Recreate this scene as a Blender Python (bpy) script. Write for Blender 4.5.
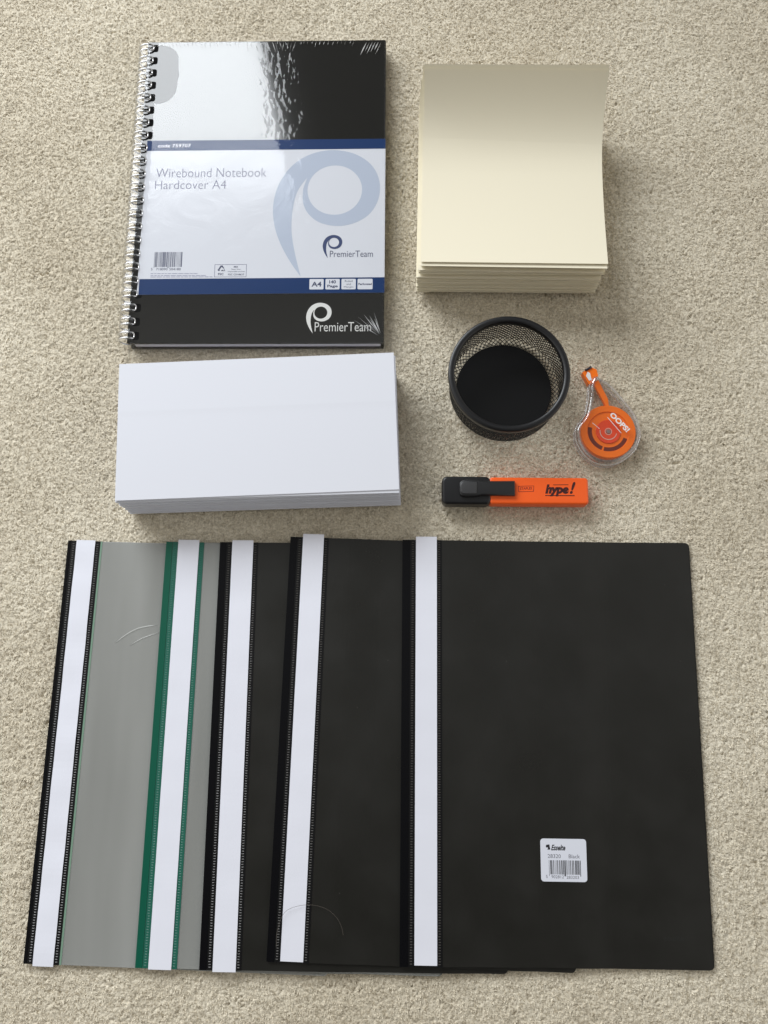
import bpy, math, random
import numpy as np
from mathutils import Matrix, Vector
from mathutils.geometry import tessellate_polygon

random.seed(7); rng = np.random.default_rng(11)
for o in list(bpy.data.objects): bpy.data.objects.remove(o)
sc = bpy.context.scene
COL = sc.collection
MM = 0.001

# ------------------------------------------------------------------ camera
cd = bpy.data.cameras.new('camera'); cam = bpy.data.objects.new('camera', cd); COL.objects.link(cam)
cd.sensor_fit = 'VERTICAL'; cd.sensor_height = 36.0; cd.lens = 846.7 / 1024 * 36.0
cd.clip_start = 0.02; cd.clip_end = 50
R = Vector((0.99974568, 0.00258066, -0.02240343)); Up = Vector((0.00188948, 0.98035251, 0.19724448)); B = Vector((0.02247228, -0.19723664, 0.98009831))
m = Matrix.Identity(4)
for i in range(3): m[i][0] = R[i]; m[i][1] = Up[i]; m[i][2] = B[i]
m[2][3] = 0.667
cam.matrix_world = m
sc.camera = cam
sc.render.resolution_x = 768; sc.render.resolution_y = 1024
sc.view_settings.view_transform = 'Standard'; sc.view_settings.look = 'None'
sc.view_settings.exposure = 0.10; sc.view_settings.gamma = 1.0

# ------------------------------------------------------------------ room light (soft ambient bounce) and the window
AMB = 1.0
WIN_E = 142.0
w = bpy.data.worlds.new('World'); sc.world = w; w.use_nodes = True
nt = w.node_tree; bg = nt.nodes['Background']
tc = nt.nodes.new('ShaderNodeTexCoord'); sep = nt.nodes.new('ShaderNodeSeparateXYZ')
nt.links.new(tc.outputs['Generated'], sep.inputs[0])
ab = nt.nodes.new('ShaderNodeMath'); ab.operation = 'ABSOLUTE'; nt.links.new(sep.outputs[0], ab.inputs[0])
mr = nt.nodes.new('ShaderNodeMapRange'); mr.interpolation_type = 'SMOOTHSTEP'; mr.inputs[1].default_value = 0.30; mr.inputs[2].default_value = 0.85
nt.links.new(ab.outputs[0], mr.inputs[0])
mp = nt.nodes.new('ShaderNodeMapRange'); mp.inputs[1].default_value = -1; mp.inputs[2].default_value = 1
nt.links.new(sep.outputs[1], mp.inputs[0])
cy = nt.nodes.new('ShaderNodeValToRGB'); e = cy.color_ramp; e.interpolation = 'EASE'      # ceiling: lit above, dim over the viewer and above the window head
e.elements[0].position = 0.32; e.elements[0].color = (0.04, 0.04, 0.035, 1); e.elements[1].position = 0.80; e.elements[1].color = (0.075, 0.075, 0.075, 1)
q = e.elements.new(0.60); q.color = (0.34, 0.34, 0.33, 1)
nt.links.new(mp.outputs[0], cy.inputs[0])
mw = nt.nodes.new('ShaderNodeMix'); mw.data_type = 'RGBA'; mw.inputs[7].default_value = (0.95, 0.92, 0.87, 1)       # pale side walls
nt.links.new(mr.outputs[0], mw.inputs[0]); nt.links.new(cy.outputs[0], mw.inputs[6]); nt.links.new(mw.outputs[2], bg.inputs[0])
bg.inputs[1].default_value = AMB

ld = bpy.data.lights.new('window_light', 'AREA'); ld.shape = 'RECTANGLE'
ld.size = 2.4; ld.size_y = 1.9; ld.energy = WIN_E; ld.color = (0.925, 0.965, 1.0)
ld.use_nodes = True                              # a pane that dims softly towards its head (blind)
ln = ld.node_tree; em = ln.nodes['Emission']; gm = ln.nodes.new('ShaderNodeNewGeometry'); sx = ln.nodes.new('ShaderNodeSeparateXYZ')
pr = ln.nodes.new('ShaderNodeMapRange'); pr.interpolation_type = 'SMOOTHSTEP'
ln.links.new(gm.outputs['Position'], sx.inputs[0]); ln.links.new(sx.outputs[2], pr.inputs[0])
pr.inputs[1].default_value = 1.9; pr.inputs[2].default_value = 2.6; pr.inputs[3].default_value = 1.0; pr.inputs[4].default_value = 0.05
ln.links.new(pr.outputs[0], em.inputs['Strength'])
lo = bpy.data.objects.new('window_light', ld); COL.objects.link(lo)
lo.location = (-0.42 - 1.2, 1.85, 1.70)
lo.rotation_euler = Vector((0, -1, 0)).to_track_quat('-Z', 'Y').to_euler()

# ------------------------------------------------------------------ materials
def lin(c):
    return tuple(((v / 255) / 12.92 if v / 255 <= 0.04045 else ((v / 255 + 0.055) / 1.055) ** 2.4) for v in c)
def mat(name, col, rough=0.5, spec=0.5, metal=0.0, bump=0.0, bscale=400, var=0.0, vscale=60, coat=0.0, coatr=0.1, bdist=0.0003, rvar=0.0):
    M = bpy.data.materials.new(name); M.use_nodes = True
    n = M.node_tree.nodes; L = M.node_tree.links; b = n['Principled BSDF']
    b.inputs['Base Color'].default_value = (*col, 1); b.inputs['Roughness'].default_value = rough
    b.inputs['Specular IOR Level'].default_value = spec; b.inputs['Metallic'].default_value = metal
    b.inputs['Coat Weight'].default_value = coat; b.inputs['Coat Roughness'].default_value = coatr
    t = n.new('ShaderNodeTexCoord')
    if var:
        nz = n.new('ShaderNodeTexNoise'); nz.inputs['Scale'].default_value = vscale; nz.inputs['Detail'].default_value = 4
        L.new(t.outputs['Object'], nz.inputs['Vector'])
        r = n.new('ShaderNodeValToRGB'); r.color_ramp.elements[0].position = 0.3; r.color_ramp.elements[1].position = 0.7
        r.color_ramp.elements[0].color = (*[c * (1 - var) for c in col], 1)
        r.color_ramp.elements[1].color = (*[c * (1 + var) for c in col], 1)
        L.new(nz.outputs[0], r.inputs[0]); L.new(r.outputs[0], b.inputs['Base Color'])
    if rvar:
        nz = n.new('ShaderNodeTexNoise'); nz.inputs['Scale'].default_value = 25; nz.inputs['Detail'].default_value = 5
        L.new(t.outputs['Object'], nz.inputs['Vector'])
        r = n.new('ShaderNodeMapRange'); r.inputs[1].default_value = 0.3; r.inputs[2].default_value = 0.7
        r.inputs[3].default_value = rough - rvar; r.inputs[4].default_value = rough + rvar
        L.new(nz.outputs[0], r.inputs[0]); L.new(r.outputs[0], b.inputs['Roughness'])
    if bump:
        nz = n.new('ShaderNodeTexNoise'); nz.inputs['Scale'].default_value = bscale; nz.inputs['Detail'].default_value = 3
        L.new(t.outputs['Object'], nz.inputs['Vector'])
        bp = n.new('ShaderNodeBump'); bp.inputs['Strength'].default_value = bump; bp.inputs['Distance'].default_value = bdist
        L.new(nz.outputs[0], bp.inputs['Height']); L.new(bp.outputs[0], b.inputs['Normal'])
    return M
def clear_mat(name, tint=(1, 1, 1), gloss=2.0, base=0.0, haze=0.0, hazecol=(0.8, 0.8, 0.8), rough=0.03, bump=0.0, bscale=120, bdist=0.0006):
    """thin clear plastic: see-through, with a fresnel reflection and a little milky haze"""
    M = bpy.data.materials.new(name); M.use_nodes = True
    n = M.node_tree.nodes; L = M.node_tree.links; n.remove(n['Principled BSDF']); out = n['Material Output']
    tr = n.new('ShaderNodeBsdfTransparent'); tr.inputs[0].default_value = (*tint, 1)
    gl = n.new('ShaderNodeBsdfGlossy'); gl.inputs['Roughness'].default_value = rough
    df = n.new('ShaderNodeBsdfDiffuse'); df.inputs[0].default_value = (*hazecol, 1)
    fr = n.new('ShaderNodeLayerWeight'); fr.inputs[0].default_value = 0.5
    pw = n.new('ShaderNodeMath'); pw.operation = 'POWER'; pw.inputs[1].default_value = 4.0
    L.new(fr.outputs['Facing'], pw.inputs[0])
    mu = n.new('ShaderNodeMath'); mu.operation = 'MULTIPLY_ADD'; mu.inputs[1].default_value = 0.75; mu.inputs[2].default_value = base + 0.04 * gloss; mu.use_clamp = True
    L.new(pw.outputs[0], mu.inputs[0])
    m1 = n.new('ShaderNodeMixShader'); m1.inputs[0].default_value = haze
    L.new(tr.outputs[0], m1.inputs[1]); L.new(df.outputs[0], m1.inputs[2])
    m2 = n.new('ShaderNodeMixShader'); L.new(mu.outputs[0], m2.inputs[0]); L.new(m1.outputs[0], m2.inputs[1]); L.new(gl.outputs[0], m2.inputs[2])
    L.new(m2.outputs[0], out.inputs[0])
    if bump:
        t = n.new('ShaderNodeTexCoord')
        nz = n.new('ShaderNodeTexNoise'); nz.inputs['Scale'].default_value = bscale; nz.inputs['Detail'].default_value = 4; nz.inputs['Distortion'].default_value = 0.8
        L.new(t.outputs['Object'], nz.inputs['Vector'])
        bp = n.new('ShaderNodeBump'); bp.inputs['Strength'].default_value = bump; bp.inputs['Distance'].default_value = bdist
        L.new(nz.outputs[0], bp.inputs['Height']); L.new(bp.outputs[0], gl.inputs['Normal'])
    return M

# ------------------------------------------------------------------ mesh helpers (all lengths in millimetres)
def link(name, verts, faces, M, parent=None, smooth=False, scale=MM):
    me = bpy.data.meshes.new(name)
    me.from_pydata([(v[0] * scale, v[1] * scale, v[2] * scale) for v in verts], [], faces)
    me.update()
    me.materials.append(M)
    if smooth: me.polygons.foreach_set('use_smooth', [True] * len(me.polygons))
    o = bpy.data.objects.new(name, me); COL.objects.link(o)
    if parent: o.parent = parent
    return o
class MB:
    def __init__(s): s.v = []; s.f = []
    def add(s, v, f):
        k = len(s.v); s.v += [tuple(p) for p in v]; s.f += [tuple(i + k for i in q) for q in f]
    def box(s, x0, y0, z0, x1, y1, z1):
        s.add([(x0, y0, z0), (x1, y0, z0), (x1, y1, z0), (x0, y1, z0), (x0, y0, z1), (x1, y0, z1), (x1, y1, z1), (x0, y1, z1)],
              [(3, 2, 1, 0), (4, 5, 6, 7), (0, 1, 5, 4), (1, 2, 6, 5), (2, 3, 7, 6), (3, 0, 4, 7)])
    def prism(s, poly, z0, z1, holes=(), bevel=0.0):
        loops = [list(poly)] + [list(h) for h in holes]
        flat = [p for l in loops for p in l]; n = len(flat)
        tris = tessellate_polygon([[Vector((p[0], p[1], 0)) for p in l] for l in loops])
        k = len(s.v)
        for z in (z0, z1): s.v += [(p[0], p[1], z) for p in flat]
        for t in tris:
            a, b, c = [Vector(flat[i]) for i in t]
            if (b - a).cross(c - a) < 0: t = (t[0], t[2], t[1])
            s.f.append((k + n + t[0], k + n + t[1], k + n + t[2])); s.f.append((k + t[0], k + t[2], k + t[1]))
        st = 0
        for l in loops:
            c = len(l)
            for i in range(c):
                a, b = st + i, st + (i + 1) % c; s.f.append((k + a, k + b, k + n + b, k + n + a))
            st += c
    def flat(s, poly, z, holes=()):
        loops = [list(poly)] + [list(h) for h in holes]; flat = [p for l in loops for p in l]
        k = len(s.v); s.v += [(p[0], p[1], z) for p in flat]
        for t in tessellate_polygon([[Vector((p[0], p[1], 0)) for p in l] for l in loops]):
            a, b, c = [Vector(flat[i]) for i in t]
            if (b - a).cross(c - a) < 0: t = (t[0], t[2], t[1])
            s.f.append((k + t[0], k + t[1], k + t[2]))
    def tube(s, pts, r, n=6, cap=True):
        pts = [Vector(p) for p in pts]; rs = r if isinstance(r, (list, tuple)) else [r] * len(pts)
        k = len(s.v); ref = Vector((0, 0, 1)); prev = None
        for i, p in enumerate(pts):
            t = (pts[min(i + 1, len(pts) - 1)] - pts[max(i - 1, 0)]).normalized()
            if prev is None:
                u = t.cross(ref); u = u if u.length > 1e-4 else t.cross(Vector((1, 0, 0)))
            else: u = prev - t * prev.dot(t)
            u.normalize(); prev = u; v = t.cross(u)
            for j in range(n):
                a = 2 * math.pi * j / n; s.v.append(tuple(p + (u * math.cos(a) + v * math.sin(a)) * rs[i]))
        for i in range(len(pts) - 1):
            for j in range(n):
                a = k + i * n + j; b = k + i * n + (j + 1) % n; s.f.append((a, b, b + n, a + n))
        if cap: s.f.append(tuple(k + j for j in range(n))[::-1]); s.f.append(tuple(k + (len(pts) - 1) * n + j for j in range(n)))
    def lathe(s, prof, n=96, cx=0, cy=0, closed=True):
        k = len(s.v); m_ = len(prof)
        for i in range(n):
            a = 2 * math.pi * i / n
            for r, z in prof: s.v.append((cx + r * math.cos(a), cy + r * math.sin(a), z))
        for i in range(n):
            i2 = (i + 1) % n
            for j in range(m_ if closed else m_ - 1):
                j2 = (j + 1) % m_; s.f.append((k + i * m_ + j, k + i2 * m_ + j, k + i2 * m_ + j2, k + i * m_ + j2))
    def build(s, name, M, parent=None, smooth=False): return link(name, s.v, s.f, M, parent, smooth)
def rrect(x0, y0, x1, y1, r, n=5):
    out = []
    for cx, cy, a0 in ((x1 - r, y1 - r, 0), (x0 + r, y1 - r, 90), (x0 + r, y0 + r, 180), (x1 - r, y0 + r, 270)):
        for i in range(n + 1):
            a = math.radians(a0 + 90 * i / n); out.append((cx + r * math.cos(a), cy + r * math.sin(a)))
    return out
def circ(cx, cy, rx, ry=None, n=40):
    ry = ry or rx; return [(cx + rx * math.cos(2 * math.pi * i / n), cy + ry * math.sin(2 * math.pi * i / n)) for i in range(n)]
def spline(pts, k=4, closed=True):
    out = []; n = len(pts); rg = n if closed else n - 1
    g = lambda i: Vector(pts[i % n] if closed else pts[max(0, min(n - 1, i))])
    for i in range(rg):
        a, b, c, d = g(i - 1), g(i), g(i + 1), g(i + 2)
        for j in range(k):
            t = j / k
            out.append(tuple(0.5 * ((2 * b) + (c - a) * t + (2 * a - 5 * b + 4 * c - d) * t * t + (3 * b - a - 3 * c + d) * t ** 3)))
    if not closed: out.append(tuple(pts[-1]))
    return out
def soft_box(name, poly, z0, z1, r, M, parent, steps=4):
    """a prism whose top and bottom rims are rounded over radius r (poly must be convex-ish)"""
    n = len(poly); P = [Vector(p) for p in poly]
    def inset(d):
        o = []
        for i in range(n):
            a, b, c = P[i - 1], P[i], P[(i + 1) % n]
            n1 = (b - a).normalized(); n2 = (c - b).normalized()
            nn = Vector((-n1.y - n2.y, n1.x + n2.x))
            nn.normalize(); o.append(b + nn * d)
        return o
    mb = MB(); rings = []
    for i in range(steps + 1):
        a = math.pi / 2 * i / steps; rings.append((inset(r * (1 - math.sin(a))), z0 + r * (1 - math.cos(a))))
    for i in range(steps + 1):
        a = math.pi / 2 * (1 - i / steps); rings.append((inset(r * (1 - math.sin(a))), z1 - r * (1 - math.cos(a))))
    for pts, z in rings: mb.v += [(p.x, p.y, z) for p in pts]
    for k in range(len(rings) - 1):
        for i in range(n):
            a = k * n + i; b = k * n + (i + 1) % n; mb.f.append((a, b, b + n, a + n))
    mb.f.append(tuple(range(n))[::-1]); mb.f.append(tuple((len(rings) - 1) * n + i for i in range(n)))
    return mb.build(name, M, parent, True)
_fc = {}
def text(name, s, M, parent, x, y, z, width=None, height=None, shear=0.0, bold=0.0, rot=0.0, spacing=1.0, thick=0.04):
    """lettering fitted to a box: x, y = lower-left corner (mm), width and height of the inked box"""
    c = bpy.data.curves.new(name, 'FONT'); c.body = s; c.size = 1; c.shear = shear; c.offset = bold; c.resolution_u = 3; c.space_character = spacing
    o = bpy.data.objects.new(name, c); COL.objects.link(o)
    dg = bpy.context.evaluated_depsgraph_get(); me = bpy.data.meshes.new_from_object(o.evaluated_get(dg))
    bpy.data.objects.remove(o)
    v = [q.co.copy() for q in me.vertices]; f = [tuple(p.vertices) for p in me.polygons]
    x0 = min(q.x for q in v); x1 = max(q.x for q in v); y0 = min(q.y for q in v); y1 = max(q.y for q in v)
    sy = (height / (y1 - y0)) if height else None; sx = (width / (x1 - x0)) if width else None
    sx = sx or sy; sy = sy or sx
    ca, sa = math.cos(rot), math.sin(rot); out = []
    for q in v:
        a = (q.x - x0) * sx; b = (q.y - y0) * sy
        out.append((x + a * ca - b * sa, y + a * sa + b * ca, z))
    bpy.data.meshes.remove(me)
    return link(name, out, f, M, parent)
def barcode(name, x0, y0, x1, y1, z, M, parent, seed, guard=0.0):
    r = random.Random(seed); mb = MB(); n = 95; u = (x1 - x0) / n; i = 0
    while i < n - 1:
        wd = r.choice((1, 1, 2, 2, 3)); 
        if i + wd > n: break
        g = guard if i < 3 or i > n - 5 or abs(i - n / 2) < 3 else 0
        mb.flat([(x0 + i * u, y0 - g), (x0 + (i + wd) * u, y0 - g), (x0 + (i + wd) * u, y1), (x0 + i * u, y1)], z)
        i += wd + r.choice((1, 1, 2, 2, 3))
    return mb.build(name, M, parent)
def thing(name, label, cat, loc=(0, 0, 0), rot=0.0, group=None):
    o = bpy.data.objects.new(name, None); COL.objects.link(o); o.empty_display_size = 0.02
    o.location = (loc[0] * MM, loc[1] * MM, loc[2] * MM); o.rotation_euler = (0, 0, math.radians(rot))
    return tag(o, label, cat, group)
def tag(o, label, cat, group=None):
    o['label'] = label; o['category'] = cat
    if group: o['group'] = group
    return o
def sstep(a, b, x):
    t = max(0.0, min(1.0, (x - a) / (b - a))); return t * t * (3 - 2 * t)

# ------------------------------------------------------------------ carpet: cut pile as real relief
def vnoise(X, Y, seed):
    r = np.random.default_rng(seed); G = r.random((256, 256)).astype(np.float32)
    xi = np.floor(X).astype(np.int64); yi = np.floor(Y).astype(np.int64)
    fx = (X - xi).astype(np.float32); fy = (Y - yi).astype(np.float32); fx = fx * fx * (3 - 2 * fx); fy = fy * fy * (3 - 2 * fy)
    g = lambda a, b: G[a & 255, b & 255]
    return (g(xi, yi) * (1 - fx) + g(xi + 1, yi) * fx) * (1 - fy) + (g(xi, yi + 1) * (1 - fx) + g(xi + 1, yi + 1) * fx) * fy
def tufts(X, Y, cell, seed, stretch=1.0):
    r = np.random.default_rng(seed); J = r.random((256, 256, 4)).astype(np.float32)
    X = X / cell; Y = Y / cell
    xi = np.floor(X).astype(np.int64); yi = np.floor(Y).astype(np.int64)
    best = np.full(X.shape, -1e9, np.float32)
    for dx in (-1, 0, 1):
        for dy in (-1, 0, 1):
            a, b = (xi + dx) & 255, (yi + dy) & 255; j = J[a, b]
            px = X - (xi + dx + j[..., 0]); py = Y - (yi + dy + j[..., 1])
            th = j[..., 2] * 3.1416; c, s = np.cos(th), np.sin(th)
            u = px * c + py * s; v = (-px * s + py * c) * (1 + stretch)
            hgt = 0.55 + 0.45 * j[..., 3] - (u * u + v * v) * 0.85
            best = np.maximum(best, hgt.astype(np.float32))
    return best
CM = bpy.data.materials.new('carpet_wool'); CM.use_nodes = True
n = CM.node_tree.nodes; L = CM.node_tree.links; b = n['Principled BSDF']
b.inputs['Roughness'].default_value = 0.95; b.inputs['Specular IOR Level'].default_value = 0.15
b.inputs['Sheen Weight'].default_value = 0.15; b.inputs['Sheen Roughness'].default_value = 0.5
t = n.new('ShaderNodeTexCoord')
nz = n.new('ShaderNodeTexNoise'); nz.inputs['Scale'].default_value = 760; nz.inputs['Detail'].default_value = 3
n2 = n.new('ShaderNodeTexNoise'); n2.inputs['Scale'].default_value = 6; n2.inputs['Detail'].default_value = 3
L.new(t.outputs['Object'], nz.inputs['Vector']); L.new(t.outputs['Object'], n2.inputs['Vector'])
r1 = n.new('ShaderNodeValToRGB'); r1.color_ramp.elements[0].position = 0.3; r1.color_ramp.elements[1].position = 0.7
r1.color_ramp.elements[0].color = (0.585, 0.525, 0.41, 1); r1.color_ramp.elements[1].color = (0.95, 0.875, 0.72, 1)
L.new(nz.outputs[0], r1.inputs[0])
mx = n.new('ShaderNodeMix'); mx.data_type = 'RGBA'; mx.blend_type = 'MULTIPLY'
r2 = n.new('ShaderNodeValToRGB'); r2.color_ramp.elements[0].position = 0.35; r2.color_ramp.elements[1].position = 0.65
r2.color_ramp.elements[0].color = (0.86, 0.84, 0.81, 1); r2.color_ramp.elements[1].color = (1, 1, 1, 1)
L.new(n2.outputs[0], r2.inputs[0]); mx.inputs[0].default_value = 1.0
L.new(r1.outputs[0], mx.inputs[6]); L.new(r2.outputs[0], mx.inputs[7]); L.new(mx.outputs[2], b.inputs['Base Color'])
n3 = n.new('ShaderNodeTexNoise'); n3.inputs['Scale'].default_value = 1500; n3.inputs['Detail'].default_value = 2
L.new(t.outputs['Object'], n3.inputs['Vector'])
bp = n.new('ShaderNodeBump'); bp.inputs['Strength'].default_value = 0.6; bp.inputs['Distance'].default_value = 0.0008
L.new(n3.outputs[0], bp.inputs['Height']); L.new(bp.outputs[0], b.inputs['Normal'])

def build_carpet():
    # fine lattice in the middle, coarser steps further out, one continuous sheet
    def axis(lo, a, b_, hi, d):
        left = []; x = a; s = d
        while x > lo: s *= 1.12; x -= s; left.append(x)
        right = []; x = b_; s = d
        while x < hi: s *= 1.12; x += s; right.append(x)
        return np.array(left[::-1] + list(np.arange(a, b_ + d / 2, d)) + right, np.float32)
    ax = axis(-1500, -480, 450, 1500, 0.85); ay = axis(-1200, -340, 690, 1700, 0.85)
    X, Y = np.meshgrid(ax, ay, indexing='xy')
    wx = X + 3.0 * (vnoise(X / 5, Y / 5, 1) - .5) + 8 * (vnoise(X / 31, Y / 31, 2) - .5)
    wy = Y + 3.0 * (vnoise(X / 5 + 40, Y / 5, 3) - .5) + 8 * (vnoise(X / 31, Y / 31 + 9, 4) - .5)
    T = tufts(wx, wy, 2.5, 5, 0.9)
    T2 = tufts(wx + 77, wy * 1.0, 1.35, 6, 1.2)
    H = 1.0 * (T - 0.9) + 1.1 * (T2 - 0.9) + 0.6 * (vnoise(X / 0.9, Y / 0.9, 21) - 1.0)
    H += 0.9 * (vnoise(X / 7, Y / 9, 8) - 1.0) * 0.55
    pit = vnoise(X / 1.9, Y / 1.6, 9) * 0.7 + vnoise(X / 9, Y / 8, 10) * 0.3
    H -= 3.4 * np.clip(pit - 0.74, 0, 1) / 0.16
    H += 1.2 * (vnoise(X / 60, Y / 60, 12) - 1)
    H = np.minimum(H * 0.5, 0.1) - 0.8
    V = np.stack([X, Y, H], -1).reshape(-1, 3) * MM
    nx, ny = len(ax), len(ay)
    idx = np.arange(nx * ny).reshape(ny, nx)
    F = np.stack([idx[:-1, :-1], idx[:-1, 1:], idx[1:, 1:], idx[1:, :-1]], -1).reshape(-1, 4)
    # the pile: half a million short leaning yarn tips standing in the sheet
    N1 = 760000; N2 = 260000; N = N1 + N2; r_ = np.random.default_rng(77)
    bx = np.concatenate([r_.uniform(-480, 450, N1), r_.uniform(-1250, 1250, N2)]).astype(np.float32)
    by = np.concatenate([r_.uniform(-340, 690, N1), r_.uniform(-1000, 1450, N2)]).astype(np.float32)
    ins = (bx > -470) & (bx < 440) & (by > -330) & (by < 680); ins[:N1] = False            # coarse tips only outside the fine field
    keep = ~ins; bx = bx[keep]; by = by[keep]; N = len(bx); big = np.ones(N); big[N1:] = 2.3
    fld = vnoise(bx / 4.2, by / 4.2, 41) * 9.0 + vnoise(bx / 26, by / 26, 42) * 5.0
    th = fld + r_.normal(0, 0.7, N); ln = r_.uniform(0.7, 1.9, N) * big; wd = r_.uniform(0.22, 0.42, N) * big
    ix = np.clip(np.searchsorted(ax, bx), 0, len(ax) - 1); iy = np.clip(np.searchsorted(ay, by), 0, len(ay) - 1)
    hz = H[iy, ix]
    pitv = np.clip((vnoise(bx / 1.9, by / 1.6, 9) * .7 + vnoise(bx / 9, by / 8, 10) * .3 - .70) / .12, 0, 1)
    top = np.minimum(hz + r_.uniform(0.1, 1.05, N) - 1.7 * pitv, 0.12)
    dx, dy = np.cos(th), np.sin(th); px, py = -dy, dx
    def ring(t_, z_, w_): return np.stack([bx + dx * ln * t_ + px * w_, by + dy * ln * t_ + py * w_, z_], -1)
    z0_ = hz - 0.5; z1_ = z0_ + (top - z0_) * 0.75
    P = np.stack([ring(0, z0_, wd), ring(0, z0_, -wd), ring(.45, z1_, wd), ring(.45, z1_, -wd), ring(1.0, top, wd * .45), ring(1.0, top, -wd * .45)], 1).reshape(-1, 3)
    base = len(V); V = np.concatenate([V, P * MM])
    k = base + np.arange(N) * 6
    F2 = np.concatenate([np.stack([k, k + 1, k + 3, k + 2], -1), np.stack([k + 2, k + 3, k + 5, k + 4], -1)])
    F = np.concatenate([F, F2])
    me = bpy.data.meshes.new('carpet'); me.vertices.add(len(V)); me.vertices.foreach_set('co', V.astype(np.float32).ravel())
    me.loops.add(F.size); me.loops.foreach_set('vertex_index', F.astype(np.int32).ravel())
    me.polygons.add(len(F)); me.polygons.foreach_set('loop_start', np.arange(0, F.size, 4, dtype=np.int32))
    me.polygons.foreach_set('loop_total', np.full(len(F), 4, np.int32))
    me.polygons.foreach_set('use_smooth', np.ones(len(F), bool))
    me.materials.append(CM); me.update()
    o = bpy.data.objects.new('carpet', me); COL.objects.link(o); o['kind'] = 'structure'
build_carpet()

# ------------------------------------------------------------------ report folders
BLK = mat('black_plastic_cover', (0.0125, 0.0119, 0.0098), 0.36, 0.5, bump=0.12, bscale=900, bdist=0.0001, rvar=0.09)
def dusty(M, thr=0.86, scale=520):
    n = M.node_tree.nodes; L = M.node_tree.links; b = n['Principled BSDF']; t = n.new('ShaderNodeTexCoord')
    vo = n.new('ShaderNodeTexVoronoi'); vo.inputs['Scale'].default_value = scale / 8; L.new(t.outputs['Object'], vo.inputs['Vector'])
    lt = n.new('ShaderNodeMath'); lt.operation = 'LESS_THAN'; lt.inputs[1].default_value = 0.035; L.new(vo.outputs['Distance'], lt.inputs[0])
    nz = n.new('ShaderNodeTexNoise'); nz.inputs['Scale'].default_value = 18; nz.inputs['Detail'].default_value = 5; L.new(t.outputs['Object'], nz.inputs['Vector'])
    gt = n.new('ShaderNodeMapRange'); gt.inputs[1].default_value = 0.52; gt.inputs[2].default_value = 0.62; L.new(nz.outputs[0], gt.inputs[0])
    mu = n.new('ShaderNodeMath'); mu.operation = 'MULTIPLY'; L.new(lt.outputs[0], mu.inputs[0]); L.new(gt.outputs[0], mu.inputs[1])
    sm = n.new('ShaderNodeTexNoise'); sm.inputs['Scale'].default_value = 7; sm.inputs['Detail'].default_value = 6; L.new(t.outputs['Object'], sm.inputs['Vector'])
    sr = n.new('ShaderNodeMapRange'); sr.inputs[1].default_value = 0.45; sr.inputs[2].default_value = 0.75; sr.inputs[4].default_value = 0.045; L.new(sm.outputs[0], sr.inputs[0])
    ad = n.new('ShaderNodeMath'); ad.operation = 'ADD'; ad.use_clamp = True
    m5 = n.new('ShaderNodeMath'); m5.operation = 'MULTIPLY'; m5.inputs[1].default_value = 0.6; L.new(mu.outputs[0], m5.inputs[0])
    L.new(m5.outputs[0], ad.inputs[0]); L.new(sr.outputs[0], ad.inputs[1])
    mx = n.new('ShaderNodeMix'); mx.data_type = 'RGBA'; L.new(ad.outputs[0], mx.inputs[0])
    mx.inputs[6].default_value = b.inputs['Base Color'].default_value; mx.inputs[7].default_value = (0.10, 0.098, 0.09, 1)
    L.new(mx.outputs[2], b.inputs['Base Color'])
dusty(BLK)
BLKS = mat('black_glossy_spine', (0.004, 0.004, 0.005), 0.25, 0.18)
TICK = mat('black_tick_sheen', (0.055, 0.049, 0.042), 0.3, 0.6)  # black plastic ticks, lightened so the colour carries their reflection
BACK = mat('black_weld_strip', (0.006, 0.006, 0.0065), 0.4, 0.25)
GREYB = mat('grey_back_cover', (0.39, 0.395, 0.378), 0.5, var=0.15, vscale=14)
GREYD = mat('dark_grey_back_cover', (0.16, 0.175, 0.16), 0.5, var=0.1, vscale=14)
GRN = mat('green_plastic', lin((0, 86, 66)), 0.32, 0.5)
GRN2 = mat('green_weld_strip', lin((28, 96, 80)), 0.4, 0.5)
PALEG = mat('pale_green_edge', lin((120, 150, 130)), 0.4)
GTICK = mat('weld_ticks_green', lin((44, 108, 92)), 0.4)
INS = mat('white_paper_insert', (0.80, 0.81, 0.89), 0.5, 0.3, bump=0.25, bscale=45, bdist=0.0008)
CLEAR = clear_mat('frosted_clear_cover', tint=(0.94, 0.945, 0.935), gloss=1.2, haze=0.45, hazecol=(0.45, 0.465, 0.44), rough=0.22, bump=0.2, bscale=20, bdist=0.001)
cn = CLEAR.node_tree; cdf = [q for q in cn.nodes if q.type == 'BSDF_DIFFUSE'][0]          # the cover's broad sheen, painted as streaks into the haze colour
ct_ = cn.nodes.new('ShaderNodeTexCoord'); cm = cn.nodes.new('ShaderNodeMapping'); cm.inputs['Scale'].default_value = (19, 2.5, 1)
cz = cn.nodes.new('ShaderNodeTexNoise'); cz.inputs['Scale'].default_value = 1.0; cz.inputs['Detail'].default_value = 3
cc = cn.nodes.new('ShaderNodeValToRGB'); cc.color_ramp.elements[0].position = 0.3; cc.color_ramp.elements[1].position = 0.72
cc.color_ramp.elements[0].color = (0.39, 0.395, 0.375, 1); cc.color_ramp.elements[1].color = (0.57, 0.575, 0.555, 1)
cn.links.new(ct_.outputs['Object'], cm.inputs[0]); cn.links.new(cm.outputs[0], cz.inputs['Vector']); cn.links.new(cz.outputs[0], cc.inputs[0]); cn.links.new(cc.outputs[0], cdf.inputs[0])
PALEHI = mat('crease_highlight', (0.40, 0.41, 0.39), 0.3)
STK = mat('white_sticker_paper', (0.74, 0.76, 0.84), 0.4, 0.4)
INK = mat('black_print', (0.02, 0.02, 0.025), 0.6)
GREYP = mat('grey_print', (0.16, 0.16, 0.19), 0.6)

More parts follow.
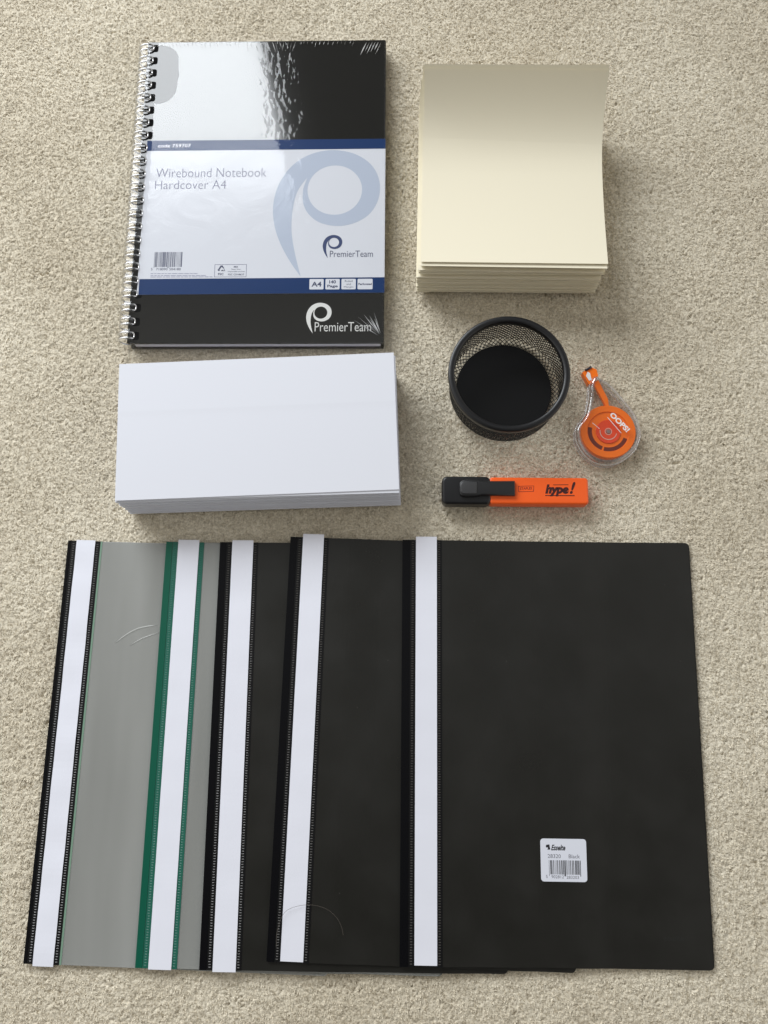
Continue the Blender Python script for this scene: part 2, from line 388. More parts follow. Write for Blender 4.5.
T_F = 1.45
LABX = [(6.8, 22.0), (9.4, 26.2), (9.5, 26.3), (9.7, 26.3), (10.3, 26.7)]
FOLD = [  # origin x, y (lower-left), angle, width, height
    (-277.7, -202.2, -1.66, 223, 313.4),
    (-194.9, -203.8, -1.12, 223, 313.6),
    (-147.8, -204.3, -0.46, 223, 313.4),
    (-98.9, -197.9, -1.83, 223, 311.2),
    (-2.8, -200.4, -0.50, 226, 311.0)]
def under(i, wx, wy):
    """height of the folders lying under folder i at a world point (mm)"""
    z = 0.5
    for j in range(i):
        ox, oy, a, W, H = FOLD[j]; t_ = math.tan(math.radians(-a))
        le = ox + (wy - oy) * t_; ri = le + W
        z += T_F * sstep(le - 14, le - 1, wx) * (1 - sstep(ri + 0.5, ri + 30, wx))
    return z
def folder_sheet(i, x0, x1, y0, y1, z0, z1, round_r=0.0, wave=0.0, nx=None, ny=24):
    ox, oy, a, W, H = FOLD[i]; ca, sa = math.cos(math.radians(a)), math.sin(math.radians(a))
    xs = list(np.linspace(x0, x1, nx or max(2, int((x1 - x0) / 3.5))))
    if round_r: xs = [x for x in xs if x < x1 - round_r] + [x1 - round_r + round_r * math.sin(math.pi / 2 * k / 6) for k in range(7)]
    v = []; nyy = ny + 1
    for lv in (0, 1):
        for x in xs:
            d = 0
            if round_r and x > x1 - round_r: q = x - (x1 - round_r); d = round_r - math.sqrt(max(0, round_r ** 2 - q * q))
            for k in range(nyy):
                y = (y0 + d) + (y1 - y0 - 2 * d) * k / ny
                wx_, wy_ = ox + x * ca - y * sa, oy + x * sa + y * ca
                z = under(i, wx_, wy_) + (z1 if lv else z0)
                if wave: z += wave * (math.sin(y * 0.09 + i) * math.sin(y * 0.037 + x * .1) + 0.4 * math.sin(y * .21 + 2 * i))
                v.append((x, y, z))
    f = []; n_ = len(xs); o2 = n_ * nyy
    for p in range(n_ - 1):
        for k in range(ny):
            a_, b_, c_, d_ = p * nyy + k, (p + 1) * nyy + k, (p + 1) * nyy + k + 1, p * nyy + k + 1
            f.append((o2 + a_, o2 + b_, o2 + c_, o2 + d_)); f.append((d_, c_, b_, a_))
    for p in range(n_ - 1):
        a_, b_ = p * nyy, (p + 1) * nyy; f.append((a_, b_, b_ + o2, a_ + o2))
        a_, b_ = p * nyy + ny, (p + 1) * nyy + ny; f.append((b_, a_, a_ + o2, b_ + o2))
    for k in range(ny):
        f.append((k + 1, k, k + o2, k + 1 + o2)); q = (n_ - 1) * nyy + k; f.append((q, q + 1, q + 1 + o2, q + o2))
    return v, f
def make_folder(i, label, kind):
    ox, oy, a, W, H = FOLD[i]
    t = thing('report_folder', label, 'report folder', (ox, oy, 0), a, 'overlapping report folders')
    spine, seam, tick = (GRN, GRN2, GTICK) if kind == 'green' else (BLKS, BACK, TICK)
    back = BLK if kind == 'black' else (GREYB if kind == 'clear' else GREYD); front = BLK if kind == 'black' else CLEAR
    link('back_cover', *folder_sheet(i, 1, W, 0, H, 0.0, 0.3, 3.5), back, t)
    link('front_cover', *folder_sheet(i, 0.4, W - 1, 0.3, H - 0.3, 0.5, 0.8, 3.5), front, t)
    la, lb = LABX[i]
    sp = link('spine_strip', *folder_sheet(i, -0.3, la - 4.6, 0, H, 0.2, 1.25, nx=4), spine, t)
    s1 = link('weld_seam', *folder_sheet(i, la - 4.4, la + .4, 0, H, 0.6, 1.05, nx=3), seam, t)
    s2 = link('weld_seam', *folder_sheet(i, lb - .4, lb + 3.9, 0, H, 0.6, 1.05, nx=3), seam, t)
    if kind == 'clear': link('tinted_edge', *folder_sheet(i, lb + 4.1, lb + 5.5, 0, H, 0.6, 0.95, nx=3), PALEG, t)
    r = random.Random(i)
    for sm, xa in ((s1, la - 3.3), (s2, lb + 0.9)):
        mb = MB(); y = 1.5
        ca, sa = math.cos(math.radians(a)), math.sin(math.radians(a))
        while y < H - 1.5:
            wx_, wy_ = ox + xa * ca - y * sa, oy + xa * sa + y * ca
            z = under(i, wx_, wy_) + 1.0; x_ = xa + r.uniform(-.12, .12)
            mb.add([(x_, y, z), (x_ + 1.7, y, z), (x_ + 1.7, y + .8, z), (x_, y + .8, z), (x_ + .2, y + .4, z + .25), (x_ + 1.5, y + .4, z + .25)],
                   [(0, 1, 5, 4), (2, 3, 4, 5), (1, 2, 5), (3, 0, 4)]); y += 1.85
        mb.build('weld_ticks', tick, sm)
    y0, y1 = {0: (-1.2, H + 0.6), 1: (-0.6, H + 1.8), 2: (-1.0, H + 1.6), 3: (0.8, H + 2.6), 4: (1.2, H + 2.6)}[i]
    link('paper_insert', *folder_sheet(i, la, lb, y0, y1, 1.5 if i == 0 else 1.3, 1.65 if i == 0 else 1.45, wave=0.28 if i == 0 else 0.1, nx=5, ny=70), INS, t)
    return t
f0 = make_folder(0, 'report folder with a black spine and clear grey cover, at the left end', 'clear')
f1 = make_folder(1, 'report folder with green spine strips and a clear grey cover', 'green')
make_folder(2, 'black report folder lying right beside the green-spined one and partly over it', 'black')
f3 = make_folder(3, 'black report folder lying directly under the one with the barcode sticker', 'black')
f4 = make_folder(4, 'black report folder on top of the fan with a white barcode sticker', 'black')
# bend ridges on the clear cover, their highlight painted as a pale colour, and the hair on the second folder from the top
def to_local(i, pts):
    ox, oy, a, W, H = FOLD[i]; ca, sa = math.cos(math.radians(a)), math.sin(math.radians(a))
    return [((x - ox) * ca + (y - oy) * sa, -(x - ox) * sa + (y - oy) * ca) for x, y in pts]
mb = MB()
for pts, wd in (([(-225.6, 29.7), (-217.4, 36.1), (-207.4, 41.2), (-193.2, 43.9)], 0.7), ([(-213.8, 27.7), (-204.9, 33.1), (-190.8, 38.2)], 0.4)):
    q = spline(to_local(0, pts), 5, False); nq = len(q)
    k = len(mb.v)
    for j, p in enumerate(q):
        ww = wd * math.sin(math.pi * (j + .3) / (nq - .4))
        mb.v += [(p[0], p[1] - ww, 1.36), (p[0], p[1] + ww, 1.36), (p[0], p[1], 1.5)]
    for j in range(nq - 1):
        a = k + 3 * j; mb.f += [(a, a + 3, a + 5, a + 2), (a + 2, a + 5, a + 4, a + 1)]
mb.build('bend_highlight', PALEHI, f0)
hp = spline([(-92.0, -187.4), (-91.6, -176.4), (-86.7, -164.3), (-77.3, -159.8), (-66.6, -159.1), (-55.9, -161.9), (-48.7, -167.7), (-45.1, -173.9), (-43.8, -179.3)], 5, False)
mb = MB(); mb.tube([(x, y, under(4, x, y) + (1.75 if x < -72 and x > -93 else 1.05)) for x, y in hp], 0.11, 5)
tag(mb.build('hair_strand', mat('hair', (0.10, 0.085, 0.07), 0.4)), 'thin curved hair lying across a black folder near its lower edge', 'hair')
# sticker on the top folder
ox, oy, a, W, H = FOLD[4]
zs = under(4, 117, -127) + 0.8
def st_z(x, y): return zs
sk = MB(); sk.prism(rrect(103.0, 58.6, 136.7, 88.4, 2.2), zs + .05, zs + .18)
sk = sk.build('barcode_sticker', STK, f4)
zt = zs + 0.22
text('printed_text', 'Esselte', INK, sk, 110.8, 80.2, zt, 10.6, 4.0, shear=0.35, bold=0.03)
mb = MB(); mb.flat([(107.2, 84.0), (109.6, 84.4), (110.2, 80.8), (108.2, 80.6), (108.6, 82.2), (107.0, 82.2)], zt); mb.build('logo_mark', INK, sk)
text('printed_text', '28320', GREYP, sk, 108.2, 74.9, zt, 9.6, 2.7)
text('printed_text', 'Black', GREYP, sk, 123.6, 74.9, zt, 8.2, 2.7)
barcode('barcode', 109.0, 63.6, 132.2, 73.4, zt, INK, sk, 3, 1.2)
text('printed_text', '5', GREYP, sk, 106.6, 61.0, zt, None, 2.1)
text('printed_text', '902812', GREYP, sk, 110.6, 60.9, zt, 9.0, 2.1)
text('printed_text', '283203', GREYP, sk, 121.6, 60.7, zt, 9.0, 2.1)
text('embossed_text', 'esselte', mat('embossed_black', (0.022, 0.022, 0.021), 0.3), f4, 190.5, 19.5, under(4, 190, -180) + 0.84, 14.5, 3.6)

# ------------------------------------------------------------------ white envelopes
ENV = mat('white_envelope_paper', (0.76, 0.775, 0.84), 0.75, 0.2, bump=0.15, bscale=350, bdist=0.0002)
ENVL = [('white envelope slightly askew on top of the tall stack of long white envelopes', 1),
        ('white envelope second from the top, its corner showing at the lower right of the stack', 2)]
def paper_stack(name, M, cx, cy, rot, W, Hh, count, th, zfun, labels, cat, group, off, nseg=16, gap=0.12, r0=3):
    rr = random.Random(r0); proto = None; objs = []
    for k in range(count):
        z = k * th
        special = k >= count - len(labels)
        v = []; f = []
        dx, dy, dr, th_k = off(k, rr)
        for lv in (0, 1):
            for s in range(nseg + 1):
                y = Hh * s / nseg
                zz = zfun(s / nseg, k / (count - 1)) + (th - gap if lv else 0)
                for x in (0.0, W / 2, W):
                    v.append((x - W / 2, y - Hh / 2, zz + (0.25 * math.sin(k * 1.7) if x == W / 2 else 0) * 0))
        o2 = (nseg + 1) * 3
        for s in range(nseg):
            for c in (0, 1):
                a = s * 3 + c; f.append((o2 + a, o2 + a + 1, o2 + a + 4, o2 + a + 3)); f.append((a + 3, a + 4, a + 1, a))
            a = s * 3; f.append((a, o2 + a, o2 + a + 3, a + 3)); a += 2; f.append((a + 3, o2 + a + 3, o2 + a, a))
        for c in (0, 1):
            f.append((c, c + 1, o2 + c + 1, o2 + c)); a = nseg * 3 + c; f.append((a + 1, a, o2 + a, o2 + a + 1))
        o = link(name, v, f, M, None, False)
        o.location = ((cx + dx) * MM, (cy + dy) * MM, z * MM); o.rotation_euler = (0, 0, math.radians(rot + dr))
        lab = labels[count - 1 - k] if special else labels[-1]
        objs.append(tag(o, lab, cat, group))
    return objs
def env_off(k, rr):
    if k == 41: return (0.3, 1.1, 0.45, 0)
    if k == 40: return (0.9, -0.1, -0.15, 0)
    lean = (41 - k) / 41.0
    out_ = rr.uniform(0.5, 1.3) if k % 7 == 3 or k % 11 == 5 else 0.0
    return (1.6 * lean + rr.uniform(-.4, .4), -3.0 * lean + rr.uniform(-.35, .35) - out_ + .3, rr.uniform(-.12, .12), 0)
def env_z(v, q):
    return 0.25 + (0.05 * math.exp(-((v - 0.64) / 0.02) ** 2) + 0.10 * sstep(0.58, 0.68, v) if q > 0.9 else 0.0) + 0.5 * q * math.sin(math.pi * v)
paper_stack('envelope', ENV, -113.9, 194.2, 1.75, 217.3, 110.6, 42, 0.90, env_z,
            ['blank white envelope lying on top of the tall white stack',
             'white envelope just under the top one, its corner showing at the lower right',
             'white envelope within the neat tall stack'], 'envelope', 'white envelopes in the tall stack', env_off, 50, 0.17)

# ------------------------------------------------------------------ cream sheets with a curl
CREAM = mat('cream_paper', (0.86, 0.80, 0.635), 0.8, 0.15, bump=0.12, bscale=300, bdist=0.0002)
def cream_z(v, q):
    y = v * 160
    c = 10.5 * max(0, (88 - y) / 88) ** 1.7 + 33.5 * max(0, (y - 84) / 76) ** 2.4
    return 0.3 + c * (0.30 + 0.70 * q)
def cream_off(k, rr):
    if k == 37: return (1.4, 0.2, 0.0, 0)
    if k == 36: return (1.2, -3.0, -0.2, 0)
    if k == 35: return (1.0, 2.4, 0.55, 0)
    if k >= 32: return (1.5 + rr.uniform(-.3, .3), -0.7 + rr.uniform(-.6, .3), rr.uniform(-.2, .1), 0)
    if k >= 24: return (-0.3 + rr.uniform(-.7, .7), -2.6 + rr.uniform(-1.8, 1.0), rr.uniform(-.5, .5), 0)
    return (-1.6 + rr.uniform(-.5, .5), -4.5 - (24 - k) * .08 + rr.uniform(-1.0, .5), rr.uniform(-.2, .25), 0)
paper_stack('cream_sheet', CREAM, 89.4, 408.6, -1.25, 148.6, 161.5, 38, 0.84, cream_z,
            ['blank cream sheet on top of its stack, curling up at the far end',
             'cream sheet just under the top one, showing a pale edge along the front',
             'cream sheet within the curled stack'], 'paper sheet', 'cream sheets in the curled stack', cream_off, 90, 0.14, 5)

# ------------------------------------------------------------------ mesh pot
PB = mat('black_painted_metal', (0.006, 0.006, 0.007), 0.38, 0.5, bump=0.15, bscale=800, bdist=0.0001)
PW = mat('black_wire_mesh', (0.006, 0.006, 0.007), 0.45, 0.3)
PFl = mat('black_pot_floor', (0.004, 0.004, 0.0045), 0.55, 0.25, bump=0.1, bscale=500, bdist=0.0001)
pot = thing('mesh_pot', 'round black wire mesh desk pot standing empty on the carpet', 'desk pot', (83, 236.5, 0))
mb = MB(); prof = []
for c_x, c_z, r_, a0, a1 in ((45.4, 38.6, 1.9, 180, -90),):
    for k in range(12): an = math.radians(a0 + (a1 - a0) * k / 11); prof.append((c_x + r_ * math.cos(an), c_z + r_ * math.sin(an)))
prof = [(42.6, 34.2), (42.5, 38.7)] + [(45.0 - 2.5 * math.cos(math.radians(180 * k / 10)), 39.0 + 1.3 * math.sin(math.radians(180 * k / 10))) for k in range(11)] + [(47.5, 34.6), (46.8, 33.8), (44.0, 34.0)]
mb.lathe(prof, 128); mb.build('rim', PB, pot, True)
mb = MB(); mb.lathe([(0.01, 1.6), (38.6, 1.6), (39.0, 1.1), (38.6, 0.5), (0.01, 0.5)], 96, closed=False); mb.build('floor_plate', PFl, pot, False)
def lattice(prof, cells, rows, ratio, name, M, parent, sx=1.0):
    # prof: list of (r, z); diamonds laid along it
    ls = [0]
    for a_, b_ in zip(prof, prof[1:]): ls.append(ls[-1] + math.dist(a_, b_))
    def at(s):
        s = max(0, min(ls[-1], s))
        for k in range(len(ls) - 1):
            if s <= ls[k + 1] or k == len(ls) - 2:
                t_ = (s - ls[k]) / (ls[k + 1] - ls[k]); return (prof[k][0] + (prof[k + 1][0] - prof[k][0]) * t_, prof[k][1] + (prof[k + 1][1] - prof[k][1]) * t_)
    ph = ls[-1] / rows; mb = MB()
    for rI in range(2 * rows + 1):
        for c in range(cells):
            cs = rI * ph / 2; cu = c + (0.5 if rI % 2 else 0)
            ring = []
            for rt in (1.0, ratio):
                for du, ds in ((-.5, 0), (0, -.5), (.5, 0), (0, .5)):
                    s = cs + ds * ph * rt; r_, z_ = at(s); an = 2 * math.pi * (cu + du * rt) / cells
                    ring.append((r_ * math.cos(an), r_ * math.sin(an), z_))
            mb.add(ring, [(0, 1, 5, 4), (1, 2, 6, 5), (2, 3, 7, 6), (3, 0, 4, 7)])
    o = mb.build(name, M, parent)
    md = o.modifiers.new('thick', 'SOLIDIFY'); md.thickness = 0.00035; md.offset = 0
    return o
lattice([(44.6, 3.4), (44.9, 6.0), (45.2, 35.0)], 74, 8, 0.76, 'mesh_wall', PW, pot)
lattice([(38.4, 1.2), (42.4, 1.3), (44.0, 2.0), (44.6, 3.4)], 70, 2, 0.80, 'mesh_foot', PW, pot)

# ------------------------------------------------------------------ highlighter
ORB = mat('fluorescent_orange_plastic', (1.0, 0.135, 0.02), 0.35, 0.4, bump=0.1, bscale=400, bdist=0.0001)
HBL = mat('black_cap_plastic', (0.009, 0.009, 0.010), 0.34, 0.5, bump=0.1, bscale=500, bdist=0.0001)
HCL = mat('dark_grey_clip', (0.016, 0.016, 0.017), 0.36, 0.5)
DKP = mat('dark_maroon_print', (0.05, 0.006, 0.006), 0.5)
hl = thing('highlighter', 'orange highlighter pen with a black cap and clip', 'highlighter', (30.7, 138.0, 0.2), -0.55)
soft_box('barrel', rrect(37.5, 0.3, 115.2, 21.9, 2.6), 0.6, 13.6, 1.8, ORB, hl)
cap = soft_box('cap', rrect(0, -0.2, 38.6, 22.4, 4.2), 0.2, 14.0, 2.0, HBL, hl)
# clip: an arm that starts broad on the cap and reaches over the barrel
cp = [(13.5, 10.0), (13.8, 7.4), (15.5, 5.9), (19, 5.3), (27, 5.6), (31.5, 6.6), (57, 6.4), (57.2, 18.2), (31.5, 17.9), (27, 18.8), (19, 19.2), (15.5, 18.4), (13.8, 16.6), (13.4, 13)]
soft_box('clip', cp, 12.5, 17.2, 1.3, HCL, cap)
soft_box('clip_pad', [(14.3, 10.4), (14.9, 8.4), (16.6, 7.4), (19.4, 7.1), (27.0, 7.6), (27.4, 17.0), (19.4, 17.6), (16.6, 17.2), (14.9, 16.0), (14.3, 14.0)], 16.2, 17.9, 0.7, mat('grey_clip_pad', (0.045, 0.045, 0.047), 0.4), cap)
zt = 13.66
text('printed_text', 'hype', DKP, hl, 81.2, 6.6, zt, 18.4, 9.6, shear=0.22, bold=0.062)
text('printed_text', '!', DKP, hl, 100.4, 8.6, zt, 4.6, 9.8, shear=0.35, bold=0.035)
mb = MB(); mb.flat([(81.0, 6.9), (104.0, 6.9), (104.2, 7.6), (81.2, 7.6)], zt + .02); mb.flat([(87.5, 15.6), (99.5, 15.8), (99.5, 16.3), (87.5, 16.1)], zt)
mb.build('underline', DKP, hl)
RDP = mat('red_print', (0.25, 0.01, 0.008), 0.5)
text('printed_text', 'STAPLES', RDP, hl, 61.4, 11.6, zt, 9.6, 2.0, bold=0.02, rot=math.radians(2.5))
mb = MB(); fo = [(60.2, 9.9), (72.2, 10.3), (72.6, 15.1), (60.0, 14.7)]; fi = [(60.6, 10.3), (71.8, 10.7), (72.2, 14.7), (60.4, 14.3)]
mb.flat(fo, zt, [fi]); mb.build('logo_frame', RDP, hl)

# ------------------------------------------------------------------ correction tape
OR2 = mat('orange_plastic', (1.0, 0.19, 0.008), 0.3, 0.5)
OR3 = mat('red_orange_plastic', (0.86, 0.075, 0.02), 0.3, 0.5)
DKO = mat('dark_slot', (0.16, 0.02, 0.006), 0.5)
SHELL = clear_mat('clear_plastic_shell', tint=(0.98, 0.98, 0.98), gloss=1.0, base=0.0, haze=0.0, hazecol=(0.8, 0.8, 0.8), rough=0.06, bump=0.3, bscale=90)
SHELLW = clear_mat('clear_plastic_wall', tint=(0.9, 0.9, 0.9), gloss=3.2, base=0.05, haze=0.10, hazecol=(0.85, 0.85, 0.86), rough=0.12)
RIMM = clear_mat('clear_plastic_rim', tint=(0.95, 0.95, 0.95), gloss=3.0, base=0.06, haze=0.30, hazecol=(0.9, 0.9, 0.9), rough=0.12)
WHT = mat('white_print', (0.85, 0.85, 0.85), 0.5)
ct = thing('correction_tape', 'clear teardrop correction tape roller with an orange wheel and tip', 'correction tape', (165, 198, 0.2))
outl = spline([(-13.7, 38.5), (-15.3, 25.5), (-18.6, 13.6), (-25.1, 4.7), (-26.8, -2.2), (-25.7, -10.0), (-20.1, -19.8), (-11.1, -26.6), (-0.9, -28.1), (9.5, -24.7), (19.3, -17.0), (24.0, -8.3), (25.4, -0.4), (22.7, 11.4), (17.6, 20.3), (9.6, 31.3), (2.5, 39.4), (-4.9, 44.4), (-8.5, 46.5), (-12.0, 43.5)], 9)
def inset_poly(poly, d):
    P = [Vector(p) for p in poly]; o = []; n_ = len(P)
    area = sum(P[i].x * P[(i + 1) % n_].y - P[(i + 1) % n_].x * P[i].y for i in range(n_))
    sg = 1 if area > 0 else -1
    for i in range(n_):
        a_, b_, c_ = P[i - 1], P[i], P[(i + 1) % n_]; t_ = (c_ - a_).normalized(); o.append(tuple(b_ + Vector((-t_.y, t_.x)) * d * sg))
    return o
if sum(outl[i][0] * outl[(i + 1) % len(outl)][1] - outl[(i + 1) % len(outl)][0] * outl[i][1] for i in range(len(outl))) < 0: outl = outl[::-1]
rings = [(inset_poly(outl, 1.6), 0.3), (inset_poly(outl, .3), 1.5), (outl, 4), (outl, 9.0)] + [(inset_poly(outl, 3.4 * (1 - math.cos(math.radians(a)))), 9.0 + 4.2 * math.sin(math.radians(a))) for a in (18, 36, 52, 66, 78, 90)]
mb = MB(); n_ = len(outl)
for p, z in rings: mb.v += [(q[0], q[1], z) for q in p]
for k in range(len(rings) - 1):
    for i in range(n_): a_, b_ = k * n_ + i, k * n_ + (i + 1) % n_; mb.f.append((a_, b_, b_ + n_, a_ + n_))
sw = mb.build('shell_wall', SHELLW, ct, True)
mb = MB(); ri = inset_poly(outl, 3.4); mb.flat(ri, 13.2); mb.flat(inset_poly(outl, 1.6), 0.4); mb.build('shell_face', SHELL, ct)
for zz, dd, rr_ in ((1.4, 0.5, 0.55), (9.2, 0.15, 0.45)):
    mb = MB(); pl = inset_poly(outl, dd); mb.tube([(p[0], p[1], zz) for p in pl] + [(pl[0][0], pl[0][1], zz)], rr_, 10, False); mb.build('shell_rim', RIMM, ct, True)
wh = MB(); wh.lathe([(0.01, 8.4), (9.5, 8.4), (10.0, 8.0), (16.4, 8.0), (16.8, 8.9), (21.6, 8.9), (22.0, 8.4), (22.0, 3.0), (0.01, 3.0)], 72, closed=False)
wh = wh.build('tape_wheel', OR2, ct, False)
mb = MB()
mb.lathe([(0.01, 9.0), (9.6, 9.0), (9.9, 8.2)], 48, closed=False); mb.build('wheel_disc', OR3, wh)
mb = MB()
def arc(mb, r0, r1, a0, a1, z, n=24):
    k = len(mb.v)
    for i in range(n + 1):
        a_ = math.radians(a0 + (a1 - a0) * i / n); mb.v += [(r0 * math.cos(a_), r0 * math.sin(a_), z), (r1 * math.cos(a_), r1 * math.sin(a_), z)]
    for i in range(n): q = k + 2 * i; mb.f.append((q, q + 1, q + 3, q + 2))
arc(mb, 13.0, 16.2, 165, 248, 8.1); arc(mb, 13.0, 16.2, 254, 338, 8.1); mb.build('wheel_slot', DKO, wh)
mb = MB(); arc(mb, 6.4, 7.0, 170, 345, 9.1); arc(mb, 2.4, 2.9, 0, 360, 9.1); mb.build('wheel_ring', mat('pale_wheel_line', (0.75, 0.5, 0.42), 0.4), wh)
mb = MB(); mb.lathe([(0.01, 9.6), (1.7, 9.6), (1.9, 9.0)], 24, closed=False); mb.build('hub', mat('grey_hub', (0.28, 0.2, 0.18), 0.4), wh)
hd = MB(); hd.prism([(-18.9, 49.8), (-14.1, 39.7), (-10.3, 40.7), (-6.1, 47.2), (-7.2, 52.3), (-12.0, 54.6)], 3.5, 9.8)
hd = hd.build('tip', OR2, ct)
mb = MB(); mb.tube([(-16.5, 51.4, 10.2), (-11.5, 54.3, 10.2)], 1.0, 8); mb.build('tape_roller', mat('dark_roller', (0.03, 0.02, 0.03), 0.3), hd, True)
mb = MB(); mb.tube([(-8.6, 51.6, 7), (-8.0, 48.6, 7)], 2.2, 12); mb.build('tip_knuckle', OR2, hd, True)
mb = MB(); mb.flat([(-16.0, 46.8), (-13.6, 42.6), (-11.6, 43.6), (-12.6, 49.2), (-14.6, 50.4)], 9.95); mb.build('tape_strip', WHT, hd)
ar = MB(); ar.prism([(-10.3, 41.5), (-5.2, 31.0), (-0.6, 21.0), (1.6, 21.6), (1.2, 27.5), (-2.2, 35.0), (-5.9, 43.7)], 5.0, 8.6); ar.build('tape_arm', OR2, ct)
text('printed_text', 'OOPS!', WHT, ct, 0.2, 12.2, 13.35, 19.5, 4.4, bold=0.035, rot=math.radians(-48))
mb = MB(); mb.tube([(-1.2, 10.5, 13.3), (9.0, -2.6, 13.3)], 0.28, 6); mb.tube([(-13.5, 6, 13.3), (-8, 1, 13.3)], 0.2, 6); mb.build('printed_line', WHT, ct)

# ------------------------------------------------------------------ wirebound notebook in shrink wrap
NBK = mat('black_board_cover', (0.018, 0.0175, 0.0155), 0.6, 0.0, coat=1.0, coatr=0.075)
NBK.node_tree.nodes['Principled BSDF'].inputs['Coat IOR'].default_value = 1.62
PAGE = mat('page_block', (0.56, 0.55, 0.60), 0.8, 0.2)
WIRE = mat('silver_wire', (0.75, 0.76, 0.78), 0.22, 0.5, metal=1.0)
BAND = mat('band_paper', (0.68, 0.70, 0.76), 0.5, 0.4, bump=0.1, bscale=60, bdist=0.0004)
NAVY = mat('navy_print', lin((0, 46, 98)), 0.5, 0.2)
PALEB = mat('pale_blue_print', lin((180, 190, 208)), 0.5, 0.4)
LOGOB = mat('logo_blue_print', lin((32, 52, 100)), 0.5)
TXT = mat('grey_violet_print', lin((92, 92, 128)), 0.5)
TXTN = mat('dark_slate_print', lin((60, 66, 96)), 0.5)
FILM = clear_mat('shrink_wrap_film', gloss=0.85, base=0.0, haze=0.0, hazecol=(0.8, 0.8, 0.8), rough=0.05, bump=0.25, bscale=26, bdist=0.0014)
CRS = clear_mat('film_crease', gloss=3.0, base=0.2, haze=0.85, hazecol=(0.85, 0.86, 0.88), rough=0.15)  # crease ridges, their window glints painted in as milky white
nb = thing('notebook', 'black wirebound notebook in shrink wrap with a pale blue paper band', 'notebook', (-228.0, 274.1, 0), -0.25)
W, H = 212.4, 285.8
mb = MB(); mb.prism(rrect(0, 0, W, H, 1.5), 0.5, 2.3); mb.build('back_cover', NBK, nb)
mb = MB(); mb.box(4.5, 1.6, 2.4, W - 3.0, H - 2, 11.0); mb.build('page_block', PAGE, nb)
cov = MB(); cov.prism(rrect(0, 0, W, H, 1.5), 11.2, 13.0); cov = cov.build('front_cover', NBK, nb)
# binding
NP = 23; pitch = (H - 13.0) / (NP - 1); pts = []
for k in range(NP):
    y = 4.2 + k * pitch
    rx, rz, cx, cz = 8.6, 7.7, -0.2, 7.9
    a0, a1 = -48, -305
    A = [math.radians(a0 + (a1 - a0) * i / 16) for i in range(17)]
    for a_ in A: pts.append((cx + rx * math.cos(a_), y, cz + rz * math.sin(a_)))
    e = pts[-1]
    for i in range(1, 6):
        q = math.pi * i / 6; pts.append((e[0] + 0.9 * math.sin(q), y + 2.5 * (1 - math.cos(q)), e[2] - 1.1 * math.sin(q)))
    for a_ in A[::-1]: pts.append((cx + rx * math.cos(a_), y + 5.0, cz + rz * math.sin(a_)))
mb = MB(); mb.tube(pts, 0.72, 8); mb.build('wire_binding', WIRE, nb, True)
mb = MB()
for k in range(NP):
    y = 4.2 + k * pitch; mb.flat(rrect(3.6, y - 1.2, 9.6, y + 6.2, 1.8, 3), 13.06)
mb.build('punched_holes', mat('hole_black', (0.003, 0.003, 0.003), 0.9, 0.1), cov)
# paper band
bd = MB(); bd.prism([(5.4, 43.2), (W + .25, 44.4), (W + .25, 187.5), (5.4, 187.3)], 13.1, 13.3)
bd = bd.build('paper_band', BAND, nb)
z1, z2, z3 = 13.34, 13.38, 13.42
mb = MB(); mb.flat([(5.4, 177.4), (W + .3, 177.9), (W + .3, 187.5), (5.4, 187.3)], z1); mb.build('navy_stripe', NAVY, bd)
mb = MB(); mb.flat([(6.8, 43.2), (W + .3, 44.4), (W + .3, 58.2), (6.8, 57.4)], z1); mb.build('navy_stripe', NAVY, bd)
OUT = [(142.5, 59.0), (134.6, 70.5), (127.6, 82.8), (122.6, 94.0), (119.0, 106.1), (117.2, 120.0), (118.5, 134.1), (122.5, 146.8), (129.9, 159.2), (140.0, 168.6), (152.9, 174.7), (168.4, 176.9), (184.9, 173.6), (197.9, 165.4), (205.7, 153.9), (208.3, 140.2), (205.8, 126.6), (198.2, 114.8), (185.5, 107.4), (171.2, 105.2), (156.7, 108.8), (147.1, 117.3), (142.6, 128.1), (142.6, 140.4), (145.6, 150.5), (137.8, 138.0), (134.2, 122.0), (133.6, 101.2), (136.9, 80.9)]
def p_logo(x, y, h_, z, M, parent, name='emblem'):
    s = h_ / (176.9 - 59.0); tf = lambda p: (x + (p[0] - 117.2) * s, y + (p[1] - 59.0) * s)
    body = spline(OUT[:24], 4, False) + spline(OUT[24:] + [OUT[0]], 4, False)[:-1]
    mb = MB(); mb.flat([tf(p) for p in body], z, [[tf(p) for p in circ(169.6, 138.9, 23.4, 23.3)]]); return mb.build(name, M, parent)
p_logo(117.2, 59.0, 117.9, z1, PALEB, bd)
p_logo(160.4, 75.6, 21.3, z2, LOGOB, bd)
p_logo(148.0, 8.4, 27.2, 13.06, mat('silver_foil_print', (0.72, 0.72, 0.70), 0.45), cov)
text('brand_text', 'PremierTeam', TXTN, bd, 166.6, 76.6, z2, 36.2, 5.8, bold=-0.004)
text('brand_text', 'PremierTeam', mat('silver_foil_text', (0.68, 0.68, 0.66), 0.45), cov, 155.3, 10.2, 13.06, 46.6, 8.2, bold=-0.004)
text('printed_text', 'code 759707', mat('white_ink', (0.85, 0.85, 0.9), 0.5), bd, 15.2, 180.6, z2, 28.6, 3.4, bold=0.01)
text('printed_text', 'Wirebound Notebook', TXT, bd, 15.0, 151.8, z2, 95.4, 8.6, bold=-0.012)
text('printed_text', 'Hardcover A4', TXT, bd, 14.8, 140.6, z2, 61.4, 8.3, bold=-0.012)
